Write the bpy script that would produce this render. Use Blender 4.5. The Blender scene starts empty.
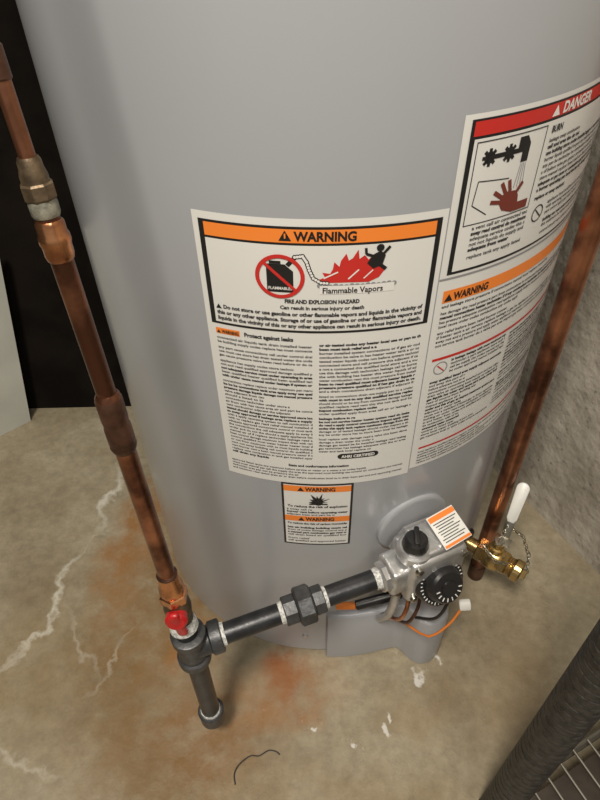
import bpy, bmesh, math, random
from mathutils import Matrix, Vector
random.seed(4)
COL=bpy.context.scene.collection
C=Vector((0.0295,0.676,0)); R=0.27

# ---------------------------------------------------------------- materials
def nt(name):
    m=bpy.data.materials.new(name); m.use_nodes=True
    return m,m.node_tree.nodes,m.node_tree.links,m.node_tree.nodes['Principled BSDF']
def mat(name,col,rough=.5,metal=0,coat=0,var=0,vscale=30,bump=0,col2=None,bscale=None,lo=.38,hi=.62,spec=.5):
    m,N,L,P=nt(name)
    P.inputs['Base Color'].default_value=(*col,1)
    P.inputs['Specular IOR Level'].default_value=spec
    P.inputs['Roughness'].default_value=rough; P.inputs['Metallic'].default_value=metal
    P.inputs['Coat Weight'].default_value=coat; P.inputs['Coat Roughness'].default_value=.15
    tc=N.new('ShaderNodeTexCoord'); no=N.new('ShaderNodeTexNoise')
    no.inputs['Scale'].default_value=vscale; no.inputs['Detail'].default_value=6
    L.new(tc.outputs['Object'],no.inputs['Vector'])
    if var or col2:
        r=N.new('ShaderNodeValToRGB')
        c2=col2 if col2 else tuple(c*(1-var) for c in col)
        r.color_ramp.elements[0].position=lo; r.color_ramp.elements[1].position=hi
        r.color_ramp.elements[0].color=(*c2,1); r.color_ramp.elements[1].color=(*col,1)
        L.new(no.outputs['Fac'],r.inputs['Fac']); L.new(r.outputs['Color'],P.inputs['Base Color'])
    if bump:
        n2=N.new('ShaderNodeTexNoise'); n2.inputs['Scale'].default_value=bscale or vscale*3; n2.inputs['Detail'].default_value=8
        L.new(tc.outputs['Object'],n2.inputs['Vector'])
        b=N.new('ShaderNodeBump'); b.inputs['Strength'].default_value=bump; b.inputs['Distance'].default_value=.002
        L.new(n2.outputs['Fac'],b.inputs['Height']); L.new(b.outputs['Normal'],P.inputs['Normal'])
    return m
M_tank=mat('tank_enamel',(.335,.35,.375),.30,.0,.5,.04,3,.015,bscale=9)
M_tank2=mat('cover_enamel',(.36,.37,.395),.4,0,.2,.04,8)
M_paper=mat('label_paper',(.68,.68,.66),.36,0,.2,.02,8)
M_black=mat('ink_black',(.012,.012,.013),.4)
M_textk=mat('ink_text',(.03,.03,.032),.5)
M_orange=mat('ink_orange',(.82,.23,.035),.42)
M_red=mat('ink_red',(.52,.025,.02),.42)
M_white=mat('ink_white',(.72,.71,.69),.4)
M_copper=mat('copper_aged',(.46,.20,.11),.28,.88,0,.0,24,.08,col2=(.12,.05,.03),lo=.38,hi=.62)
M_copperb=mat('copper_bright',(.80,.38,.18),.26,.95,0,0,45,.03,col2=(.34,.14,.07))
M_copperd=mat('copper_dark',(.15,.075,.05),.42,.75,0,.5,60,.1)
M_brass=mat('brass',(.66,.47,.20),.26,.95,0,.3,60,.05)
M_brassd=mat('brass_tarnished',(.20,.145,.09),.48,.7,0,.6,90,.2)
M_solder=mat('solder_flux',(.32,.31,.25),.5,.4,0,.6,120,.3)
M_tape=mat('thread_tape',(.72,.73,.71),.5,0,0,.5,300,.4)
M_iron=mat('black_iron',(.048,.049,.053),.36,.5,0,.4,50,.15)
M_iront=mat('iron_fitting',(.085,.087,.092),.42,.5,0,.4,70,.25)
M_alu=mat('cast_aluminium',(.62,.62,.62),.34,.75,0,.25,60,.2)
M_plk=mat('black_plastic',(.014,.014,.015),.35,0,.1,bump=.02)
M_redp=mat('red_plastic',(.50,.012,.015),.38,0,.2,.3,60)
M_vinyl=mat('white_vinyl',(.78,.78,.75),.35,0,.2,.05,30)
M_rubber=mat('black_rubber',(.02,.02,.02),.55,bump=.05)
M_chain=mat('chain_steel',(.5,.48,.42),.3,1)
M_board=mat('painted_board',(.58,.59,.54),.55,0,0,.12,8)
M_rack=mat('rack_powdercoat',(.050,.046,.041),.5,.2,0,.6,140,.6)
M_wire=mat('rack_wire',(.12,.11,.09),.45,.5)
M_shelfshade=mat('shelf_shade_panel',(.040,.028,.018),.6,0,0,.4,25,.3)  # dark brown of the painted shade below the rack wires
M_skin=mat('ink_darkred',(.16,.03,.02),.5)
M_grey=mat('ink_grey',(.25,.25,.26),.5)

def floor_mat():
    m,N,L,P=nt('concrete_floor')
    tc=N.new('ShaderNodeTexCoord')
    def noise(sc,det=6,rough=.6,vec=None):
        n=N.new('ShaderNodeTexNoise'); n.inputs['Scale'].default_value=sc; n.inputs['Detail'].default_value=det; n.inputs['Roughness'].default_value=rough
        L.new(vec or tc.outputs['Object'],n.inputs['Vector']); return n
    def ramp(f,stops):
        r=N.new('ShaderNodeValToRGB'); e=r.color_ramp.elements
        while len(e)<len(stops): e.new(.5)
        for i,(p,c) in enumerate(stops): e[i].position=p; e[i].color=(*c,1)
        L.new(f,r.inputs['Fac']); return r.outputs['Color']
    def mth(op,a,b=None,clamp=False):
        n=N.new('ShaderNodeMath'); n.operation=op; n.use_clamp=clamp
        for i,x in enumerate((a,b)):
            if x is None: continue
            if isinstance(x,(int,float)): n.inputs[i].default_value=x
            else: L.new(x,n.inputs[i])
        return n.outputs[0]
    def mix(f,a,b):
        n=N.new('ShaderNodeMix'); n.data_type='RGBA'
        L.new(f,n.inputs[0]); L.new(a,n.inputs[6])
        if isinstance(b,tuple): n.inputs[7].default_value=(*b,1)
        else: L.new(b,n.inputs[7])
        return n.outputs[2]
    base=ramp(noise(4,8,.65).outputs['Fac'],[(.32,(.225,.18,.115)),(.5,(.335,.285,.195)),(.68,(.44,.39,.29))])
    fine=ramp(noise(55,8,.75).outputs['Fac'],[(.3,(.62,.62,.62)),(.6,(1,1,1))])
    mm=N.new('ShaderNodeMix'); mm.data_type='RGBA'; mm.blend_type='MULTIPLY'; mm.inputs[0].default_value=.8
    L.new(base,mm.inputs[6]); L.new(fine,mm.inputs[7]); col=mm.outputs[2]
    dn=noise(9,5,.6); vs=N.new('ShaderNodeVectorMath'); vs.operation='SUBTRACT'; L.new(dn.outputs['Color'],vs.inputs[0]); vs.inputs[1].default_value=(.5,.5,.5)
    vm=N.new('ShaderNodeVectorMath'); vm.operation='SCALE'; vm.inputs['Scale'].default_value=.14; L.new(vs.outputs[0],vm.inputs[0])
    va=N.new('ShaderNodeVectorMath'); va.operation='ADD'; L.new(tc.outputs['Object'],va.inputs[0]); L.new(vm.outputs[0],va.inputs[1])
    dv=va.outputs[0]
    def blob(x,y,rx,ry,ang=0,soft=.6):
        mp=N.new('ShaderNodeMapping'); mp.vector_type='TEXTURE'
        mp.inputs['Location'].default_value=(x,y,0); mp.inputs['Rotation'].default_value=(0,0,math.radians(ang)); mp.inputs['Scale'].default_value=(rx,ry,1)
        L.new(dv,mp.inputs['Vector'])
        ln=N.new('ShaderNodeVectorMath'); ln.operation='LENGTH'; L.new(mp.outputs[0],ln.inputs[0])
        mr=N.new('ShaderNodeMapRange'); mr.inputs[1].default_value=1; mr.inputs[2].default_value=soft; mr.inputs[3].default_value=0; mr.inputs[4].default_value=1
        L.new(ln.outputs['Value'],mr.inputs[0]); return mr.outputs[0]
    pn=ramp(noise(25,6,.7).outputs['Fac'],[(.33,(.35,)*3),(.58,(1,)*3)])
    for (x,y,rx,ry,a,st,c) in [(-.24,.47,.15,.26,-20,.8,(.22,.125,.045)),(-.30,.62,.06,.18,-12,.85,(.29,.135,.04)),
                               (-.15,.30,.16,.11,15,.85,(.22,.115,.04)),(-.42,.40,.08,.16,10,.4,(.25,.165,.07)),(-.24,.20,.14,.10,30,.65,(.19,.12,.05)),
                               (-.17,.43,.05,.05,0,.8,(.30,.13,.035)),
                               (-.035,.385,.045,.03,0,1,(.24,.065,.018)),(-.03,.35,.10,.07,0,.7,(.29,.14,.05)),
                               (.30,.36,.07,.15,-30,.4,(.25,.175,.09)),(.02,.22,.25,.05,0,.4,(.24,.16,.075)),(.16,.33,.10,.05,10,.4,(.25,.165,.08))]:
        f=mth('MULTIPLY',mth('MULTIPLY',blob(x,y,rx,ry,a,.35),st),pn); col=mix(f,col,c)
    for (x0,y0,x1,y1,w,k) in [(-.45,.38,-.375,.62,.005,.8),(-.375,.62,-.35,.80,.007,.9),(-.32,.32,-.27,.47,.003,.3),(-.5,.30,-.32,.26,.004,.4),(-.40,.50,-.30,.36,.004,.3)]:
        cx,cy=(x0+x1)/2,(y0+y1)/2; ln=math.hypot(x1-x0,y1-y0)
        f=mth('MULTIPLY',blob(cx,cy,ln/2*1.1,w*1.6,math.degrees(math.atan2(y1-y0,x1-x0)),.1),pn)
        col=mix(mth('MULTIPLY',f,k),col,(.68,.66,.58))
    for (x,y,r) in [(.108,.303,.006),(.115,.322,.005),(.06,.29,.004),(.178,.374,.007),(.2,.385,.005),(.01,.30,.003)]:
        col=mix(mth('MULTIPLY',blob(x,y,r,r*2,20,.5),.8),col,(.70,.69,.65))
    L.new(col,P.inputs['Base Color'])
    ro=ramp(noise(7,6,.6).outputs['Fac'],[(.38,(.22,)*3),(.62,(.55,)*3)]); L.new(ro,P.inputs['Roughness'])
    P.inputs['Specular IOR Level'].default_value=.5
    b=N.new('ShaderNodeBump'); b.inputs['Strength'].default_value=.4; b.inputs['Distance'].default_value=.004
    L.new(noise(30,9,.7).outputs['Fac'],b.inputs['Height']); L.new(b.outputs['Normal'],P.inputs['Normal'])
    return m
M_floor=floor_mat()
def wall_mat():
    m,N,L,P=nt('concrete_wall')
    tc=N.new('ShaderNodeTexCoord')
    a=N.new('ShaderNodeTexNoise'); a.inputs['Scale'].default_value=7; a.inputs['Detail'].default_value=10; a.inputs['Roughness'].default_value=.75
    v=N.new('ShaderNodeTexVoronoi'); v.inputs['Scale'].default_value=45
    L.new(tc.outputs['Object'],a.inputs['Vector']); L.new(tc.outputs['Object'],v.inputs['Vector'])
    r=N.new('ShaderNodeValToRGB'); e=r.color_ramp.elements; e[0].position=.32; e[0].color=(.25,.22,.175,1); e[1].position=.66; e[1].color=(.52,.48,.41,1)
    L.new(a.outputs['Fac'],r.inputs['Fac'])
    r2=N.new('ShaderNodeValToRGB'); e=r2.color_ramp.elements; e[0].position=.05; e[0].color=(.25,.25,.25,1); e[1].position=.16; e[1].color=(1,1,1,1)
    L.new(v.outputs['Distance'],r2.inputs['Fac'])
    mm=N.new('ShaderNodeMix'); mm.data_type='RGBA'; mm.blend_type='MULTIPLY'; mm.inputs[0].default_value=.6
    L.new(r.outputs['Color'],mm.inputs[6]); L.new(r2.outputs['Color'],mm.inputs[7]); L.new(mm.outputs[2],P.inputs['Base Color'])
    P.inputs['Roughness'].default_value=.85
    b=N.new('ShaderNodeBump'); b.inputs['Strength'].default_value=.7; b.inputs['Distance'].default_value=.008
    c=N.new('ShaderNodeTexNoise'); c.inputs['Scale'].default_value=40; c.inputs['Detail'].default_value=10; L.new(tc.outputs['Object'],c.inputs['Vector'])
    L.new(c.outputs['Fac'],b.inputs['Height']); L.new(b.outputs['Normal'],P.inputs['Normal'])
    return m
M_wall=wall_mat()
M_wallb=mat('wall_painted_shade',(.010,.0075,.006),.95,0,0,.5,12,.4,spec=.1)  # near-black base colour stands in for the unlit space behind the heater
M_ceil=mat('ceiling_boards',(.25,.22,.18),.8,0,0,.2,10)

# ---------------------------------------------------------------- helpers
def empty(name,parent=None):
    o=bpy.data.objects.new(name,None); COL.objects.link(o); o.empty_display_size=.05
    if parent: o.parent=parent
    return o
def mk(name,verts,faces,material,parent=None,smooth=True,ang=40):
    me=bpy.data.meshes.new(name); me.from_pydata([tuple(v) for v in verts],[],faces)
    bm=bmesh.new(); bm.from_mesh(me); bmesh.ops.recalc_face_normals(bm,faces=bm.faces)
    if smooth:
        for f in bm.faces: f.smooth=True
        for e in bm.edges:
            if len(e.link_faces)==2 and e.calc_face_angle(0)>math.radians(ang): e.smooth=False
    bm.to_mesh(me); bm.free()
    me.materials.append(material)
    o=bpy.data.objects.new(name,me); COL.objects.link(o)
    if parent: o.parent=parent
    return o
def frame(axis):
    a=Vector(axis).normalized(); h=Vector((0,0,1)) if abs(a.z)<.95 else Vector((1,0,0))
    x=h.cross(a).normalized(); y=a.cross(x); return x,y,a
def rev(name,org,axis,prof,material,parent=None,seg=48,ang=35,rot=0):
    x,y,a=frame(axis); org=Vector(org); V=[];F=[]
    for d,r in prof:
        for i in range(seg):
            t=2*math.pi*(i+rot)/seg; V.append(org+a*d+(x*math.cos(t)+y*math.sin(t))*r)
    n=len(prof)
    for j in range(n-1):
        for i in range(seg):
            k=(i+1)%seg; F.append((j*seg+i,j*seg+k,(j+1)*seg+k,(j+1)*seg+i))
    F.append(tuple(range(seg))[::-1]); F.append(tuple((n-1)*seg+i for i in range(seg)))
    return mk(name,V,F,material,parent,True,ang)
def rod(name,p0,p1,r,material,parent=None,seg=32,bev=.0008):
    p0=Vector(p0);p1=Vector(p1);l=(p1-p0).length
    return rev(name,p0,p1-p0,[(0,r-bev),(bev,r),(l-bev,r),(l,r-bev)],material,parent,seg)
def sweep(name,pts,r,material,parent=None,seg=14,sub=8):
    P=[Vector(p) for p in pts]; Q=[]
    if sub>1 and len(P)>2:
        E=[P[0]*2-P[1]]+P+[P[-1]*2-P[-2]]
        for i in range(1,len(E)-2):
            for k in range(sub):
                t=k/sub; a,b,c,d=E[i-1:i+3]
                Q.append(.5*((2*b)+(c-a)*t+(2*a-5*b+4*c-d)*t*t+(3*b-a-3*c+d)*t**3))
        Q.append(P[-1])
    else: Q=P
    V=[];F=[]; up=None
    for i,p in enumerate(Q):
        tg=(Q[min(i+1,len(Q)-1)]-Q[max(i-1,0)]).normalized()
        if up is None: x,y,_=frame(tg)
        else:
            x=(up-tg*up.dot(tg)).normalized(); y=tg.cross(x)
        up=x
        for k in range(seg):
            t=2*math.pi*k/seg; V.append(p+(x*math.cos(t)+y*math.sin(t))*r)
    for j in range(len(Q)-1):
        for i in range(seg):
            k=(i+1)%seg; F.append((j*seg+i,j*seg+k,(j+1)*seg+k,(j+1)*seg+i))
    F.append(tuple(range(seg))[::-1]); F.append(tuple((len(Q)-1)*seg+i for i in range(seg)))
    return mk(name,V,F,material,parent,True,50)
def box(name,size,mtx,material,parent=None,bev=.002,seg=2):
    bm=bmesh.new(); bmesh.ops.create_cube(bm,size=1)
    for v in bm.verts: v.co=Vector((v.co.x*size[0],v.co.y*size[1],v.co.z*size[2]))
    if bev: bmesh.ops.bevel(bm,geom=list(bm.edges),offset=bev,segments=seg,profile=.5,affect='EDGES')
    bm.transform(mtx)
    for f in bm.faces: f.smooth=True
    for e in bm.edges:
        if len(e.link_faces)==2 and e.calc_face_angle(0)>math.radians(40): e.smooth=False
    me=bpy.data.meshes.new(name); bm.to_mesh(me); bm.free(); me.materials.append(material)
    o=bpy.data.objects.new(name,me); COL.objects.link(o)
    if parent: o.parent=parent
    return o
def T(x,y,z): return Matrix.Translation((x,y,z))
def hexnut(name,org,axis,l,r,material,parent=None,seg=6):
    return rev(name,org,axis,[(0,r*.9),(l*.12,r),(l*.88,r),(l,r*.9)],material,parent,seg,20)

# ---------------------------------------------------------------- room
def slab(name,a,b,h,n,th,material,z0=0):
    a=Vector((*a,0));b=Vector((*b,0));n=Vector((*n,0)).normalized()
    V=[]
    for p in (a,b,b-n*th,a-n*th): V+= [p+Vector((0,0,z0)),p+Vector((0,0,h))]
    F=[(0,2,3,1),(2,4,5,3),(4,6,7,5),(6,0,1,7),(1,3,5,7),(0,6,4,2)]
    return mk(name,V,F,material,None,False)
box('floor',(4.6,5,.1),T(-.6,-.5,-.05),M_floor,None,0)
nR=Vector((.8957,.4449)); dR=Vector((-.4449,.8957)); pR=Vector((.4016,.7087))
slab('wall_right',tuple(pR+dR*.285),tuple(pR-dR*2.6),2.3,tuple(-nR),.12,M_wall)
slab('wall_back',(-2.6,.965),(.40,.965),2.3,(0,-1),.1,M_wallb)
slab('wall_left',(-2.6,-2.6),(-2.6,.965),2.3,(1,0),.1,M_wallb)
box('ceiling',(4.6,5,.08),T(-.6,-.5,2.34),M_ceil,None,0)

# ---------------------------------------------------------------- water heater
WH=empty('water_heater')
seg=256
rev('tank_jacket',(C.x,C.y,0),(0,0,1),[(0.012,R-.003),(.014,R),(.6,R),(1.30,R),(1.312,R-.004),(1.33,R-.03),(1.34,R-.12),(1.342,.001)],M_tank,WH,seg,30)
rev('base_ring',(C.x,C.y,0),(0,0,1),[(0,R-.012),(.004,R-.006),(.013,R-.006),(.013,R-.02)],M_iront,WH,128)
rev('top_band',(C.x,C.y,0),(0,0,1),[(1.285,R+.001),(1.286,R+.003),(1.31,R+.003),(1.311,R+.001)],M_tank2,WH,seg)
rev('flue_collar',(C.x,C.y,0),(0,0,1),[(1.335,.09),(1.36,.055),(1.50,.05)],M_alu,WH,64)
def W(s,z,h=0.0):
    a=s/R; return Vector((C.x+(R+h)*math.sin(a),C.y-(R+h)*math.cos(a),z))
class Decal:
    def __init__(self,name,parent): self.n=name;self.p=parent;self.d={}
    def poly(self,pts,material,h,step=.005):
        bm=bmesh.new(); vs=[bm.verts.new((x,z,0)) for x,z in pts]; bm.faces.new(vs)
        bmesh.ops.triangulate(bm,faces=bm.faces[:])
        x0=min(p[0] for p in pts);x1=max(p[0] for p in pts)
        k=math.ceil(x0/step)*step
        while k<x1-1e-6:
            if k>x0+1e-6: bmesh.ops.bisect_plane(bm,geom=bm.verts[:]+bm.edges[:]+bm.faces[:],plane_co=(k,0,0),plane_no=(1,0,0))
            k+=step
        self._add(bm.verts,bm.faces,material,h); bm.free()
    def _add(self,verts,faces,material,h):
        V,F=self.d.setdefault(material.name,([],[])); o=len(V); idx={}
        for i,v in enumerate(verts): idx[v]=i; V.append(W(v.co.x,v.co.y,h))
        for f in faces: F.append(tuple(idx[v]+o for v in f.verts))
    def rect(self,x0,z0,x1,z1,m,h): self.poly([(x0,z0),(x1,z0),(x1,z1),(x0,z1)],m,h)
    def outline(self,x0,z0,x1,z1,w,m,h,wl=None):
        wl=wl or w
        self.rect(x0,z0,x1,z0+w,m,h);self.rect(x0,z1-w,x1,z1,m,h);self.rect(x0,z0+w,x0+wl,z1-w,m,h);self.rect(x1-wl,z0+w,x1,z1-w,m,h)
    def disc(self,x,z,r,m,h,n=32,r2=None): self.poly([(x+r*math.cos(2*math.pi*i/n),z+(r2 or r)*math.sin(2*math.pi*i/n)) for i in range(n)],m,h)
    def ring(self,x,z,r,w,m,h,n=40):
        for i in range(n):
            a,b=2*math.pi*i/n,2*math.pi*(i+1)/n
            self.poly([(x+r*math.cos(a),z+r*math.sin(a)),(x+r*math.cos(b),z+r*math.sin(b)),(x+(r-w)*math.cos(b),z+(r-w)*math.sin(b)),(x+(r-w)*math.cos(a),z+(r-w)*math.sin(a))],m,h)
    def line(self,p,q,w,m,h):
        p=Vector(p);q=Vector(q);d=(q-p).normalized();n=Vector((-d.y,d.x))*w/2
        self.poly([tuple(p+n),tuple(p-n),tuple(q-n),tuple(q+n)],m,h)
    def text(self,s,x,z,size,m,h,width=None,center=False,bold=0):
        V,F,w=text_mesh(s,size,bold)
        k=width/w if width and w>0 else 1
        if center: x-=w*k/2
        VV,FF=self.d.setdefault(m.name,([],[])); o=len(VV)
        for a,b in V: VV.append(W(x+a*k,z+b,h))
        for f in F: FF.append(tuple(i+o for i in f))
    def build(self):
        for k,(V,F) in self.d.items():
            me=bpy.data.meshes.new(self.n+'_'+k); me.from_pydata([tuple(v) for v in V],[],F); me.materials.append(bpy.data.materials[k])
            o=bpy.data.objects.new(self.n+'_'+k,me); COL.objects.link(o); o.parent=self.p
def text_mesh(s,size,bold=0):
    cu=bpy.data.curves.new('t','FONT'); cu.body=s; cu.size=size*1.4; cu.resolution_u=2 if size<.006 else 4; cu.offset=bold*size
    ob=bpy.data.objects.new('t',cu); COL.objects.link(ob)
    dg=bpy.context.evaluated_depsgraph_get(); me=bpy.data.meshes.new_from_object(ob.evaluated_get(dg))
    V=[(v.co.x,v.co.y) for v in me.vertices]; F=[tuple(p.vertices) for p in me.polygons]
    w=max([a for a,b in V],default=0)
    bpy.data.objects.remove(ob); bpy.data.curves.remove(cu); bpy.data.meshes.remove(me)
    return V,F,w
words="the water heater in this area should be installed with a drain pan connected to adequate and leakage of tank or connections must not cause damage to adjacent building do not use if any part has been under water call a qualified service technician inspect and replace control system combustion air vent pressure relief valve read manual before operating appliance store liquids away from burner gas supply local codes apply tested approved listed maximum".split()
def para(D,x0,x1,z1,z0,size,sp,m,h,short=.25):
    z=z1
    while z>z0:
        if random.random()<short*.35: z-=sp*.45
        n=int((x1-x0)/(size*.62)); s=''
        while len(s)<n: s+=random.choice(words)+' '
        s=s[:n].strip(); w=(x1-x0)
        if random.random()<short: w*=random.uniform(.35,.85); s=s[:max(4,int(n*w/(x1-x0)))]
        b=.07 if random.random()<.3 else 0.025
        D.text(s,x0,z,size,m,h,width=w,bold=b); z-=sp
L0,L1,L2,L3=.0005,.0008,.0011,.0014
def tri(D,x,z,s,m,h): D.poly([(x-s,z),(x+s,z),(x,z+1.75*s)],m,h)
# --- main warning label
LB=empty('main_warning_label',WH); D=Decal('main_label',LB)
D.rect(-.111,.402,.0855,.7015,M_paper,L0)
D.rect(-.1060,.600,.0810,.6955,M_black,L1)
D.rect(-.1015,.6025,.0765,.6805,M_paper,L2)
D.rect(-.1015,.6825,.0765,.6935,M_orange,L2)
D.text('WARNING',-.008,.6845,.0075,M_black,L3,width=.046,center=True,bold=.05)
tri(D,-.038,.6842,.0048,M_black,L3); D.line((-.038,.6862),(-.038,.6902),.0012,M_orange,L3+.0002)
cx,cz=-.043,.6535
D.poly([(cx-.0105,cz-.014),(cx+.0105,cz-.014),(cx+.0105,cz+.005),(cx+.004,cz+.011),(cx-.0105,cz+.011)],M_black,L3)
D.line((cx-.008,cz+.0125),(cx+.001,cz+.0125),.0025,M_black,L3)
D.line((cx+.006,cz+.010),(cx+.012,cz+.017),.0035,M_black,L3)
D.text('FLAMMABLES',cx-.0095,cz-.0115,.0026,M_white,L3+.0003,width=.019,bold=.03)
D.ring(cx,cz,.0195,.0032,M_red,L3+.0004); D.line((cx-.013,cz+.0125),(cx+.013,cz-.0125),.0026,M_red,L3+.0004)
pp=[(-.031,.671),(-.025,.672),(-.022,.667),(-.020,.660),(-.017,.653),(-.011,.649),(-.004,.6485)]
for i in range(len(pp)-1):
    for k in range(3):
        t=k/3; D.disc(pp[i][0]*(1-t)+pp[i+1][0]*t,pp[i][1]*(1-t)+pp[i+1][1]*t,.0020,M_black,L3,10)
        D.disc(pp[i][0]*(1-t)+pp[i+1][0]*t,pp[i][1]*(1-t)+pp[i+1][1]*t,.0012,M_white,L3+.0002,10)
D.poly([(-.013,.6515),(-.008,.654),(-.010,.658),(-.004,.657),(-.002,.661),(-.001,.667),(.003,.663),(.004,.668),(.008,.674),(.010,.668),(.013,.670),(.017,.677),(.018,.669),(.022,.672),(.025,.668),(.029,.672),(.031,.666),(.036,.667),(.034,.661),(.038,.658),(.034,.652),(.026,.6485),(.010,.649),(-.005,.649)],M_red,L3)
D.line((-.009,.653),(.002,.6585),.0012,M_white,L3+.0002); D.line((.010,.652),(.018,.660),.0012,M_white,L3+.0002); D.line((.022,.652),(.029,.659),.001,M_white,L3+.0002)
D.disc(.0335,.6775,.003,M_black,L3+.0003,16)
D.poly([(.024,.665),(.028,.672),(.034,.675),(.038,.671),(.036,.663),(.029,.660)],M_black,L3+.0003)
D.line((.036,.672),(.041,.678),.0022,M_black,L3+.0003);D.line((.028,.671),(.023,.673),.0022,M_black,L3+.0003);D.line((.023,.673),(.0225,.678),.002,M_black,L3+.0003)
D.line((.033,.664),(.039,.659),.003,M_black,L3+.0003)
for i in range(15): D.disc(-.012+i*.0042,.6462-.001*abs(math.sin(i)),.0022,M_grey,L3-.0001,12)
D.rect(-.012,.6385,.047,.6462,M_white,L3)
D.text('Flammable Vapors',-.010,.6395,.0052,M_black,L3+.0002,width=.048,bold=.03)
D.text('FIRE AND EXPLOSION HAZARD',-.010,.6295,.0036,M_textk,L3,width=.060,center=True,bold=.07)
D.text('Can result in serious injury or death',-.010,.6235,.0035,M_textk,L3,width=.068,center=True,bold=.05)
tri(D,-.097,.6165,.0026,M_black,L3)
D.text('Do not store or use gasoline or other flammable vapors and liquids in the vicinity of',-.093,.617,.0037,M_textk,L3,width=.167,bold=.06)
D.text('this or any other appliance. Storage of or use of gasoline or other flammable vapors and',-.099,.6112,.0037,M_textk,L3,width=.173,bold=.06)
D.text('liquids in the vicinity of this or any other appliance can result in serious injury or death.',-.099,.6054,.0037,M_textk,L3,width=.173,bold=.06)
D.rect(-.103,.5895,-.081,.5955,M_orange,L1); D.text('WARNING',-.0975,.5905,.0036,M_black,L2,width=.0155,bold=.05); tri(D,-.1003,.5905,.0018,M_black,L2)
D.text('Protect against leaks',-.077,.5905,.0042,M_textk,L1,width=.043,bold=.06)
para(D,-.103,-.018,.584,.437,.0027,.0044,M_textk,L1)
para(D,-.012,.077,.586,.452,.0027,.0044,M_textk,L1)
D.poly([(.028+.016*(1 if c>0 else -1)+.005*math.cos(a),.4455+.004*math.sin(a)) for c,a in [(math.cos(2*math.pi*(i+.5)/24),2*math.pi*(i+.5)/24) for i in range(24)]],M_black,L1)
D.text('AHRI CERTIFIED',.028,.4435,.004,M_white,L2,width=.034,center=True,bold=.05)
D.text('State and conformance information',-.012,.4295,.0034,M_textk,L1,width=.062,center=True,bold=.06)
para(D,-.105,.077,.4235,.407,.0026,.0042,M_textk,L1,short=.6)
D.build()
# --- side label
LB=empty('side_warning_label',WH); D=Decal('side_label',LB)
SX=-.002
D.rect(.0865,.408,.305,.766,M_paper,L0)
D.rect(.0925,.643,.300,.7625,M_black,L1); D.rect(.0965,.6455,.297,.749,M_paper,L2); D.rect(.0950,.751,.298,.761,M_red,L2)
D.text('DANGER',.180,.7525,.0078,M_white,L3,width=.042,bold=.05); tri(D,.172,.752,.0044,M_white,L3)
D.outline(.099,.684,.166,.747,.0008,M_textk,L3)
for fx in (.112,.130):
    D.disc(fx,.7345,.0045,M_black,L3)
    for a in range(0,180,45): D.line((fx-.0065*math.cos(math.radians(a)),.7345-.0065*math.sin(math.radians(a))),(fx+.0065*math.cos(math.radians(a)),.7345+.0065*math.sin(math.radians(a))),.0026,M_black,L3)
D.line((.112,.7345),(.143,.7345),.0035,M_black,L3)
D.poly([(.138,.744),(.146,.744),(.150,.738),(.150,.725),(.143,.725),(.143,.734),(.138,.736)],M_black,L3)
for k in range(4): D.line((.144+.0016*k,.724),(.142+.003*k,.706),.0007,M_grey,L3)
# hand: palm, thumb and four separate fingers, under the running water
D.poly([(.134,.690),(.130,.696),(.131,.702),(.137,.7045),(.145,.7035),(.149,.699),(.150,.693),(.162,.693),(.162,.686),(.145,.686)],M_skin,L3+.0001)
for k,(x0,z0,x1,z1) in enumerate([(.131,.697,.121,.699),(.132,.7005,.123,.7065),(.135,.703,.129,.7125),(.139,.704,.136,.7135),(.146,.702,.151,.709)]): D.line((x0,z0),(x1,z1),.0032,M_skin,L3+.00012+.00003*k)
D.line((.104,.700),(.119,.690),.0008,M_textk,L3);D.line((.104,.700),(.106,.718),.0008,M_textk,L3);D.line((.106,.718),(.135,.715),.0008,M_textk,L3)
para(D,.108,.166,.6795,.652,.0032,.0046,M_textk,L3,short=.6)
D.text('BURN',.172,.740,.005,M_textk,L3,width=.014,bold=.05)
para(D,.172,.295,.733,.686,.0030,.0048,M_textk,L3,short=.5)
D.ring(.182,.674,.0075,.0012,M_textk,L3);D.line((.178,.678),(.187,.670),.0012,M_textk,L3)
para(D,.194,.295,.679,.649,.0030,.0047,M_textk,L3)
D.rect(.0865,.6385,.305,.6405,M_grey,L1)
D.rect(.0925,.616,.300,.628,M_orange,L1); D.text('WARNING',.103,.618,.007,M_black,L2,width=.036,bold=.05); tri(D,.098,.6175,.004,M_black,L2)
para(D,.093,.295,.611,.566,.003,.0047,M_textk,L1)
D.rect(.0925,.553,.300,.556,M_red,L1)
D.ring(.103,.543,.0075,.0011,M_grey,L1);D.line((.099,.547),(.107,.539),.0011,M_red,L2)
para(D,.114,.185,.548,.532,.0028,.0045,M_textk,L1)
para(D,.094,.185,.526,.448,.0028,.0044,M_textk,L1); para(D,.192,.295,.546,.448,.0028,.0044,M_textk,L1)
D.rect(.094,.436,.300,.4385,M_red,L1)
para(D,.094,.295,.430,.413,.0025,.0042,M_textk,L1)
D.build()
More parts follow.
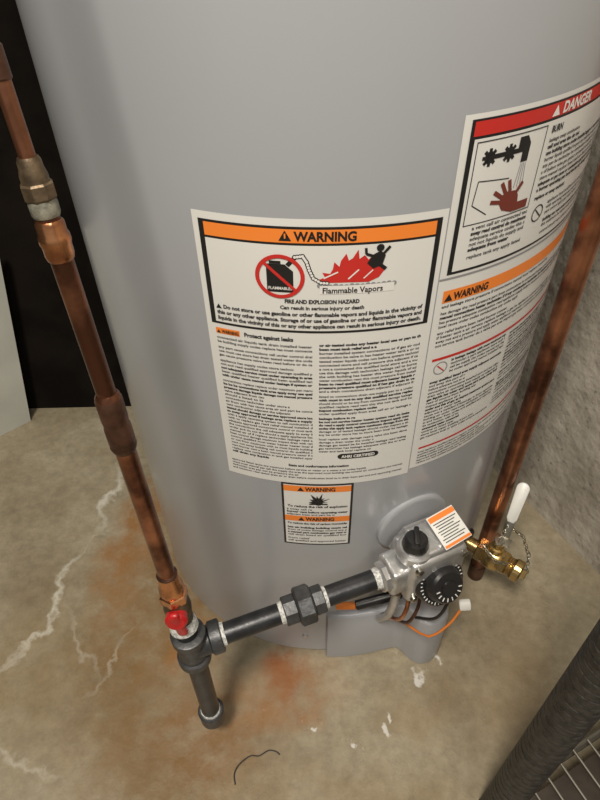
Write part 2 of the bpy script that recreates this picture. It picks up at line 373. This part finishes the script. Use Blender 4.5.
# --- small label
LB=empty('small_warning_label',WH); D=Decal('small_label',LB)
D.rect(-.052,.290,.0255,.4025,M_black,L1); D.rect(-.0495,.2925,.0230,.400,M_paper,L2)
for zz in (.3895,.3365):
    D.rect(-.0495,zz,.0230,zz+.0095,M_orange,L3); D.text('WARNING',-.010,zz+.0018,.0062,M_black,L3+.0003,width=.032,center=True,bold=.05); tri(D,-.031,zz+.0015,.0036,M_black,L3+.0003)
for k,(a,r) in enumerate([(10,.012),(32,.017),(55,.013),(75,.019),(98,.014),(120,.019),(145,.013),(170,.012)]):
    a=math.radians(a); D.poly([(-.012-.003*math.sin(a),.3700+.003*math.cos(a)),(-.012+.003*math.sin(a),.3700-.003*math.cos(a)+.003),(-.012+r*.9*math.cos(a),.3700+r*.95*math.sin(a))],M_black,L3+.00005*k)
D.disc(-.012,.3720,.005,M_black,L3+.0004,16)
D.line((-.022,.3690),(-.002,.3690),.002,M_black,L3+.0004)
D.text('To reduce the risk of explosion',-.013,.3620,.0038,M_textk,L3,width=.066,center=True,bold=.05)
para(D,-.047,.021,.3568,.3475,.0031,.0046,M_textk,L3,short=.5);
D.text('To reduce the risk of carbon monoxide:',-.013,.3305,.0036,M_textk,L3,width=.068,center=True,bold=.05)
para(D,-.047,.021,.3250,.296,.0031,.0048,M_textk,L3,short=.5)
D.build()
rev('combustion_port_plate',W(.103,.305,-.004),(math.sin(.103/R),-math.cos(.103/R),0),[(0,.046),(.0062,.046),(.0075,.0445),(.008,.040),(.008,.001)],M_tank2,WH,64)
D=Decal('jacket_details',WH)
D.rect(-.040,.098,-.018,.114,M_grey,.0004); D.rect(-.038,.100,-.020,.112,M_tank2,.0007); D.rect(-.036,.104,-.026,.107,M_black,.0009)
D.build()
for s,z in ((-.03,.055),(.02,.06)):
    rev('screw',W(s,z,-.001),W(s,0,1)-W(s,0),[(0,.004),(.003,.004),(.004,.002)],M_alu,WH,16)
def cover():
    S=[(.000,.001),(.002,.006),(.03,.008),(.07,.010),(.094,.012),(.104,.014),(.109,.022),(.113,.040),(.120,.051),(.133,.056),(.147,.053),(.155,.044),(.159,.024),(.161,.001)]
    Q=[]
    for i in range(len(S)-1):
        n=max(1,int((S[i+1][0]-S[i][0])/.006))
        for k in range(n): t=k/n; Q.append((S[i][0]*(1-t)+S[i+1][0]*t,S[i][1]*(1-t)+S[i+1][1]*t))
    Q.append(S[-1]); V=[];F=[]
    zs=[(.002,0),(.118,0),(.122,-.002),(.123,-.005)]
    for z,do in zs:
        for s,h in Q: V.append(W(s,z,max(h+do,.0005)))
    n=len(Q)
    for j in range(len(zs)-1):
        for i in range(n-1): F.append((j*n+i,j*n+i+1,(j+1)*n+i+1,(j+1)*n+i))
    o=len(V)
    for s,h in Q: V.append(W(s,.123,-.003))
    for i in range(n-1): F.append((3*n+i,3*n+i+1,o+i+1,o+i))
    return mk('burner_access_cover',V,F,M_tank2,WH,True,50)
cover()

# ---------------------------------------------------------------- gas control valve
ph=math.radians(23)
nV=Vector((math.sin(ph),-math.cos(ph),0)); tV=Vector((math.cos(ph),math.sin(ph),0)); zV=Vector((0,0,1))
def VL(a,b,c): return Vector((C.x,C.y,0))+nV*(R+b)+tV*(a-.006)+Vector((0,0,c))
def VM(a,b,c,tilt=0,roll=0):
    m=Matrix.Translation(VL(a,b,c))@Matrix(((tV.x,nV.x,0,0),(tV.y,nV.y,0,0),(0,0,1,0),(0,0,0,1)))
    return m@Matrix.Rotation(tilt,4,'X')@Matrix.Rotation(roll,4,'Z')
GV=empty('gas_control_valve')
box('body_main',(.074,.050,.076),VM(0,.038,.278),M_alu,GV,.007,3)
box('body_left_port',(.026,.038,.042),VM(-.044,.038,.281),M_alu,GV,.006,3)
box('body_top_shelf',(.056,.044,.014),VM(.006,.036,.316),M_alu,GV,.005,3)
rev('inlet_boss',VL(-.054,.038,.281),-tV,[(0,.0185),(.008,.0185),(.010,.0165),(.010,.014)],M_alu,GV,8,25)
rev('shank',VL(0,.001,.285),nV,[(0,.02),(.02,.02)],M_alu,GV,32)
rev('bracket_plate',VL(.0,.008,.285),nV,[(0,.034),(.008,.034)],M_alu,GV,6,25)
for da,dc in ((-.029,.030),(.030,.030),(-.029,-.028),(.030,-.028)):
    rev('body_screw',VL(da,.060,.278+dc),nV,[(0,.0048),(.006,.0048),(.007,.003)],M_chain,GV,12)
rev('knob_collar',VL(-.022,.040,.308),zV,[(0,.020),(.012,.020),(.015,.017)],M_alu,GV,40)
rev('knob',VL(-.022,.040,.322),zV,[(0,.0148),(.004,.0152),(.013,.0132),(.016,.0105),(.017,.001)],M_plk,GV,18,20)
box('knob_grip',(.006,.024,.008),VM(-.022,.040,.340,0,.5),M_plk,GV,.002)
box('plate_stand',(.032,.034,.016),VM(.018,.038,.325),M_alu,GV,.004,2)
PM=VM(.019,.042,.336,math.radians(-20),-.12)
box('rating_plate',(.037,.040,.0016),PM,M_vinyl,GV,.0004,1)
box('rating_plate_orange',(.035,.006,.0006),PM@T(0,-.0155,.0012),M_orange,GV,0)
box('rating_plate_orange',(.035,.003,.0006),PM@T(0,.0175,.0012),M_orange,GV,0)
for i in range(8): box('rating_text',(.031-.005*(i%3),.0010,.0005),PM@T(-.001*(i%3),-.0095+i*.0032,.0011),M_textk,GV,0)
DT=math.radians(30); dax=(nV*math.cos(DT)+zV*math.sin(DT)).normalized()
dc=VL(.002,.056,.266)
rev('dial_skirt',dc,dax,[(0,.031),(.012,.031),(.015,.029),(.015,.025)],M_plk,GV,48)
rev('dial',dc+dax*.014,dax,[(0,.0225),(.003,.023),(.013,.021),(.016,.0185),(.0165,.001)],M_plk,GV,24,12)
x,y,a=frame(dax)
rev('dial_hub',dc+dax*.030,dax,[(0,.010),(.003,.009),(.003,.001)],M_plk,GV,24)
def onface(p,t): return Matrix.Translation(p)@Matrix((( x.x,y.x,a.x,0),(x.y,y.y,a.y,0),(x.z,y.z,a.z,0),(0,0,0,1)))@Matrix.Rotation(t-math.pi/2,4,'Z')
for i in range(36):
    t=2*math.pi*i/36
    box('dial_tick',(.0009,.0022 if i%3 else .0036,.0006),onface(dc+dax*.0153+(x*math.cos(t)+y*math.sin(t))*.0265,t),M_white,GV,0)
for i in range(8):
    t=math.radians(180+i*24); box('dial_mark',(.0011,.0045,.0006),onface(dc+dax*.0306+(x*math.cos(t)+y*math.sin(t))*.0145,t),M_white,GV,0)
for da in (-.034,-.018,.0):
    rev('port_nut',VL(da,.038,.243),-zV,[(0,.0080),(.012,.0080),(.016,.006)],M_brassd if da<-.02 else M_alu,GV,6,25)
sweep('manifold_tube',[VL(-.034,.038,.230),VL(-.038,.040,.205),VL(-.038,.034,.17),VL(-.036,.022,.14),VL(-.034,.012,.116)],.0055,M_alu,GV)
sweep('pilot_tube',[VL(-.018,.038,.230),VL(-.024,.050,.205),VL(-.028,.046,.17),VL(-.028,.024,.135),VL(-.028,.012,.114)],.0028,M_copperb,GV)
sweep('thermocouple_lead',[VL(.0,.038,.230),VL(-.008,.052,.20),VL(-.018,.052,.165),VL(-.018,.030,.13),VL(-.02,.010,.113)],.0022,M_copperd,GV)
sweep('igniter_lead',[VL(.02,.055,.245),VL(.022,.068,.215),VL(.014,.064,.17),VL(.008,.035,.125)],.0020,M_rubber,GV)
sweep('orange_lead',[VL(.000,.074,.150),VL(.008,.080,.165),VL(.020,.084,.190),VL(.030,.084,.215)],.0015,M_orange,GV)
sweep('orange_lead_lower',[VL(.000,.074,.150),VL(-.004,.060,.138),VL(-.008,.035,.122)],.0015,M_orange,GV)
box('lead_connector',(.014,.009,.012),VM(.034,.084,.222,.4,.5),M_vinyl,GV,.002)
rod('burner_rod',W(.036,.164,.014),W(.092,.178,.020),.0066,M_plk,GV,24)
rod('burner_rod_tip',W(.012,.159,.009),W(.036,.164,.014),.0050,M_orange,GV,20)
sweep('burner_rod_tail',[W(.090,.178,.020),W(.100,.190,.028),W(.102,.208,.036),VL(-.014,.038,.240)],.004,M_rubber,GV)

# ---------------------------------------------------------------- gas supply piping
GP=empty('gas_supply_pipe')
TE=Vector((-.124,.299,.264)); EN=VL(-.062,.038,.281); d=(EN-TE).normalized()
def alongp(k): return TE+d*k
Ltot=(EN-TE).length
rev('tee_body',TE+Vector((0,0,-.030)),zV,[(0,.0165),(.001,.0185),(.011,.0185),(.013,.016),(.047,.016),(.049,.0185),(.059,.0185),(.060,.0165)],M_iront,GP,40)
rev('tee_branch',TE,d,[(0,.0155),(.020,.0155),(.022,.0185),(.033,.0185),(.034,.0165)],M_iront,GP,40)
rev('tee_branch_tape',TE+d*.034,d,[(0,.0134),(.004,.0128)],M_tape,GP,32)
un=Ltot*.565
rod('iron_nipple_long',alongp(.02),alongp(un-.01),.0118,M_iron,GP,40)
rod('iron_nipple_short',alongp(un+.02),alongp(Ltot+.004),.0118,M_iron,GP,40)
rev('nipple_tape_a',alongp(un-.025),d,[(0,.0122),(.004,.0128),(.006,.0128)],M_tape,GP,32)
rev('union_tail',alongp(un-.020),d,[(0,.0160),(.001,.0172),(.014,.0172),(.016,.0155)],M_iront,GP,8,25)
rev('union_nut',alongp(un-.005),d,[(0,.0200),(.002,.0225),(.017,.0225),(.019,.0205)],M_iront,GP,8,25,.3)
rev('union_end',alongp(un+.014),d,[(0,.0160),(.001,.0172),(.012,.0172),(.013,.0155)],M_iront,GP,8,25)
rev('nipple_tape_b',alongp(un+.027),d,[(0,.0130),(.004,.0124)],M_tape,GP,32)
rev('nipple_tape_c',alongp(Ltot-.008),d,[(0,.0122),(.005,.0130),(.007,.0130)],M_tape,GP,32)
DL=Vector((-.1245,.299,0))
rod('drip_leg_nipple',DL+Vector((0,0,.068)),TE+Vector((0,0,-.02)),.0116,M_iron,GP,40)
rev('drip_leg_tape',DL+Vector((0,0,.084)),zV,[(0,.0130),(.003,.0124)],M_tape,GP,32)
rev('drip_leg_cap',DL+Vector((0,0,.050)),zV,[(0,.010),(.004,.0145),(.008,.0158),(.026,.0160),(.032,.0166),(.034,.0150)],M_iront,GP,40)
B=Vector((-.1255,.299,.312)); TPd=Vector((-.1507,.344,.785)); u=(TPd-B).normalized()
def up(z): return B+u*((z-B.z)/u.z)
rev('riser_nipple',Vector((-.1245,.299,.285)),B-Vector((-.1245,.299,.285)),[(0,.0118),(.03,.0118)],M_iron,GP,32)
rev('riser_tape',up(.306),u,[(0,.0128),(.003,.0150),(.012,.0142),(.016,.012)],M_tape,GP,32)
rev('riser_valve_body',up(.322),u,[(0,.0115),(.002,.0125),(.010,.0125),(.013,.0130),(.022,.0140),(.032,.0130),(.036,.0125),(.042,.0120)],M_brassd,GP,32)
hexnut('riser_valve_hex',up(.356),u,.012,.0142,M_copperb,GP)
rev('riser_adapter',up(.367),u,[(0,.0110),(.004,.0125),(.010,.012),(.016,.0102),(.026,.0098),(.028,.009)],M_copperb,GP,32)
rev('adapter_solder',up(.394),u,[(0,.0098),(.002,.0102),(.004,.0088)],M_copperd,GP,32)
hd=Vector((.08,-1,.25)).normalized()
rev('valve_stem',up(.342),hd,[(0,.008),(.014,.008),(.015,.0055),(.020,.0055)],M_brassd,GP,24)
rev('valve_handle_hub',up(.342)+hd*.010,hd,[(0,.0105),(.008,.0110),(.011,.0085)],M_redp,GP,24)
box('valve_handle_lever',(.0105,.007,.040),Matrix.Translation(up(.336)+hd*.017+Vector((.001,0,0)))@Matrix.Rotation(-.12,4,'Y'),M_redp,GP,.0033,3)
rod('riser_copper_lower',up(.386),up(.585),.0082,M_copper,GP,40)
rev('coupling_solder_low',up(.553),u,[(0,.0083),(.002,.0094),(.006,.0106),(.009,.0100)],M_copperd,GP,32)
rev('coupling_lower',up(.561),u,[(0,.0098),(.002,.0104),(.016,.0104),(.018,.0098),(.022,.0098),(.024,.0102),(.042,.0102),(.044,.0094)],M_copperd,GP,32)
rev('coupling_solder_top',up(.603),u,[(0,.0098),(.003,.0094),(.006,.0076)],M_copper,GP,32)
rod('riser_copper_mid',up(.58),up(.752),.0072,M_copper,GP,40)
rev('coupling_upper',up(.712),u,[(0,.0072),(.001,.0082),(.004,.0090),(.010,.0090),(.012,.0097),(.016,.0097),(.018,.0088),(.024,.0088),(.026,.0076)],M_copperb,GP,32)
rev('riser_union_tail',up(.740),u,[(0,.0078),(.002,.0086),(.008,.0086),(.011,.0078),(.014,.0078)],M_solder,GP,32)
hexnut('riser_union_nut',up(.750),u,.010,.0098,M_brassd,GP,8)
rev('riser_union_head',up(.760),u,[(0,.0080),(.004,.0080),(.008,.0070),(.012,.0068),(.014,.0058)],M_brassd,GP,32)
rod('riser_copper_upper',up(.763),up(1.25),.0048,M_copper,GP,40)
rev('upper_coupling',up(.812),u,[(0,.0050),(.001,.0058),(.016,.0058),(.017,.0050)],M_copperd,GP,32)
sweep('riser_elbow',[up(1.245),up(1.27),up(1.285)+Vector((-.01,.0,.0)),up(1.29)+Vector((-.04,0,0)),up(1.29)+Vector((-.5,0,0)),up(1.29)+Vector((-2.38,0,0))],.0048,M_copper,GP)

# ---------------------------------------------------------------- relief discharge pipe
DP=empty('discharge_pipe')
px,py=.2855,.5335
rod('pipe',(px,py,.03),(px,py,2.3),.0118,M_copper,DP,40)
rev('pipe_end_ring',(px,py,0.0),zV,[(0,.0125),(.034,.0128),(.035,.0118)],M_copperd,DP,32)

# ---------------------------------------------------------------- drain valve
DV=empty('drain_valve')
dd=Vector((.777,-.629,0)); dd.normalize()
c0=Vector((C.x,C.y,.14))
def rr(r,z=0): return c0+dd*r+Vector((0,0,z))
rev('escutcheon',rr(.2705),dd,[(0,.022),(.004,.020),(.005,.012)],M_plk,DV,32)
rev('valve_nipple',rr(.2705),dd,[(0,.0105),(.03,.0105)],M_brass,DV,32)
hexnut('valve_hex',rr(.290),dd,.012,.0185,M_brass,DV)
rev('ball_body',rr(.301),dd,[(0,.0145),(.004,.0175),(.014,.0195),(.024,.0175),(.028,.0145)],M_brass,DV,40)
hexnut('outlet_hex',rr(.326),dd,.010,.0175,M_brass,DV)
rev('hose_thread',rr(.335),dd,[(0,.0130)]+sum([[(.001+i*.003,.0130),(.0022+i*.003,.0143)] for i in range(4)],[])+[(.014,.0125)],M_brass,DV,32,20)
rev('hose_cap',rr(.344),(dd*1+Vector((0,0,-.08))),[(0,.0150),(.002,.0163),(.011,.0163),(.013,.0145)],M_brass,DV,20,15)
hexnut('cap_boss',rr(.356,-.001),dd,.008,.0090,M_brass,DV,4)
rev('valve_bonnet',rr(.315,.012),zV,[(0,.010),(.014,.010),(.015,.007),(.024,.007)],M_brass,DV,24)
hexnut('lever_nut',rr(.315,.036),zV,.006,.0075,M_chain,DV)
l0=rr(.317,.034); ld=Vector((.24,.40,.88)).normalized(); lx=ld.cross(Vector((.29,.48,-.75))).normalized(); lz=lx.cross(ld)
def LM(o): return Matrix.Translation(o)@Matrix(((lx.x,ld.x,lz.x,0),(lx.y,ld.y,lz.y,0),(lx.z,ld.z,lz.z,0),(0,0,0,1)))
box('lever_foot',(.016,.022,.0025),Matrix.Translation(l0+Vector((.004,.004,.003)))@Matrix.Rotation(.9,4,'Z'),M_chain,DV,.001)
box('lever_arm',(.012,.040,.0025),LM(l0+Vector((.008,.008,0))+ld*.018),M_chain,DV,.001)
# vinyl sleeve: rounded paddle outline
def paddle():
    w,l,th=.0088,.062,.0045; out=[]
    for i in range(13): t=math.pi*i/12; out.append((w*math.cos(t),l-w+w*math.sin(t)))
    out+=[(-w*.8,.006),(-w*.5,0),(w*.5,0),(w*.8,.006)]
    m=LM(l0+Vector((.008,.008,0))+ld*.028); V=[];F=[];n=len(out)
    for z,s in ((-th/2,.88),(-th/4,1),(th/4,1),(th/2,.88)):
        for a,b in out: V.append(m@Vector((a*s,(b-l/2)*(.97 if s<1 else 1)+l/2,z)))
    for j in range(3):
        for i in range(n): k=(i+1)%n; F.append((j*n+i,j*n+k,(j+1)*n+k,(j+1)*n+i))
    F.append(tuple(range(n))); F.append(tuple(3*n+i for i in range(n)))
    mk('lever_sleeve',V,F,M_vinyl,DV,True,60)
paddle()
def chain(pts,par):
    P=[Vector(p) for p in pts]; Q=[]
    for i in range(len(P)-1):
        n=max(1,int((P[i+1]-P[i]).length/.006))
        for k in range(n): Q.append(P[i].lerp(P[i+1],k/n))
    for i,q in enumerate(Q[:-1]):
        t=(Q[i+1]-q).normalized(); x,y,a=frame(t); s=x if i%2 else y
        loop=[q+t*(.0045*math.cos(v))+s*(.0024*math.sin(v)) for v in [2*math.pi*k/12 for k in range(13)]]
        sweep('chain_link',loop,.0007,M_chain,par,6,1)
chain([rr(.315,.050),rr(.320,.052)+Vector((.012,.02,0)),rr(.330,.030)+Vector((.028,.022,0)),rr(.342,.0)+Vector((.030,.018,0)),rr(.352,-.02)+Vector((.020,.01,0)),rr(.360,-.018),rr(.352,-.012)],DV)
chain([rr(.30,.018),rr(.303,.03)+Vector((-.012,-.01,0)),rr(.326,.02)+Vector((-.014,-.014,0)),rr(.348,.010)],DV)

# ---------------------------------------------------------------- wire shelving rack (lower right)
SR=empty('wire_shelving_rack')
def post(p):
    rev('rack_post',(p.x,p.y,0),zV,[(0,.019),(.004,.0202)]+sum([[(.02+i*.0125,.0196),(.0208+i*.0125,.0191),(.0222+i*.0125,.0191),(.0230+i*.0125,.0196)] for i in range(52)],[])+[(.68,.0196),(.684,.016)],M_rack,SR,40,25)
ux=Vector((.9,.43,0)).normalized(); uy=Vector((.40,-.92,0)).normalized(); o=Vector((.229,.196,0)); LX=.35;LY=.40
for p in (o,o+ux*LX,o+uy*LY,o+ux*LX+uy*LY): post(p)
for z in (.105,.62):
    for k in range(2):
        zz=Vector((0,0,z-.03*k))
        for p,q in ((o,o+ux*LX),(o+uy*LY,o+ux*LX+uy*LY),(o,o+uy*LY),(o+ux*LX,o+ux*LX+uy*LY)): rod('rail',p+zz,q+zz,.0032,M_wire,SR,10)
    if z<.3:
        for i in range(1,15):
            a=o+ux*(LX*i/15)+Vector((0,0,z+.003)); rod('shelf_wire',a,a+uy*LY,.0018,M_wire,SR,8)
        ctr=o+ux*LX/2+uy*LY/2+Vector((0,0,z-.006))
        box('shelf_shade_panel',(LX-.03,LY-.03,.004),Matrix.Translation(ctr)@Matrix.Rotation(math.atan2(ux.y,ux.x),4,'Z'),M_shelfshade,SR,.001)  # added dark sheet, stands in for the floor shadow below the wires

# ---------------------------------------------------------------- leaning board, wire scrap
A=Vector((-.588,.935,.001))
pts=[A,Vector((-.86,.70,.001)),Vector((-.80,.70,.40)),Vector((-.515,.937,.40))]
nn=(pts[1]-pts[0]).cross(pts[3]-pts[0]).normalized()*.012
if nn.y>0: nn=-nn
mk('leaning_board',[p for p in pts]+[p+nn for p in pts],[(0,1,2,3),(4,5,6,7),(0,1,5,4),(1,2,6,5),(2,3,7,6),(3,0,4,7)],M_board,None,False)
sweep('wire_scrap',[(-.096,.235,.0018),(-.098,.247,.0025),(-.092,.258,.003),(-.078,.268,.002),(-.066,.268,.002),(-.054,.274,.002),(-.044,.273,.0018),(-.038,.269,.0015)],.0008,M_rubber,None,8)

# ---------------------------------------------------------------- lights
def area(name,loc,tgt,size,e,col):
    l=bpy.data.lights.new(name,'AREA'); l.size=size; l.energy=e; l.color=col; l.shape='DISK'
    o=bpy.data.objects.new(name,l); COL.objects.link(o); o.location=loc
    o.rotation_euler=(Vector(tgt)-Vector(loc)).to_track_quat('-Z','Y').to_euler(); return o
area('ceiling_lamp',(-.30,-.45,2.15),(0,.5,.2),.35,40,(1,.92,.80))
area('room_lamp',(.45,-.9,2.1),(0,.6,.5),.5,11,(1,.94,.86))
w=bpy.data.worlds.new('w'); bpy.context.scene.world=w; w.use_nodes=True
w.node_tree.nodes['Background'].inputs[0].default_value=(1,.95,.88,1); w.node_tree.nodes['Background'].inputs[1].default_value=.24

cam=bpy.data.objects.new('camera',bpy.data.cameras.new('camera'));COL.objects.link(cam)
cam.data.lens=27; cam.data.sensor_width=36; cam.data.clip_start=.01
cam.matrix_world=Matrix.Translation((0,0,.9))@Matrix.Rotation(math.radians(47.21),4,'X')@Matrix.Rotation(math.radians(-1.33),4,'Z')
bpy.context.scene.camera=cam
bpy.context.scene.view_settings.view_transform='Standard'
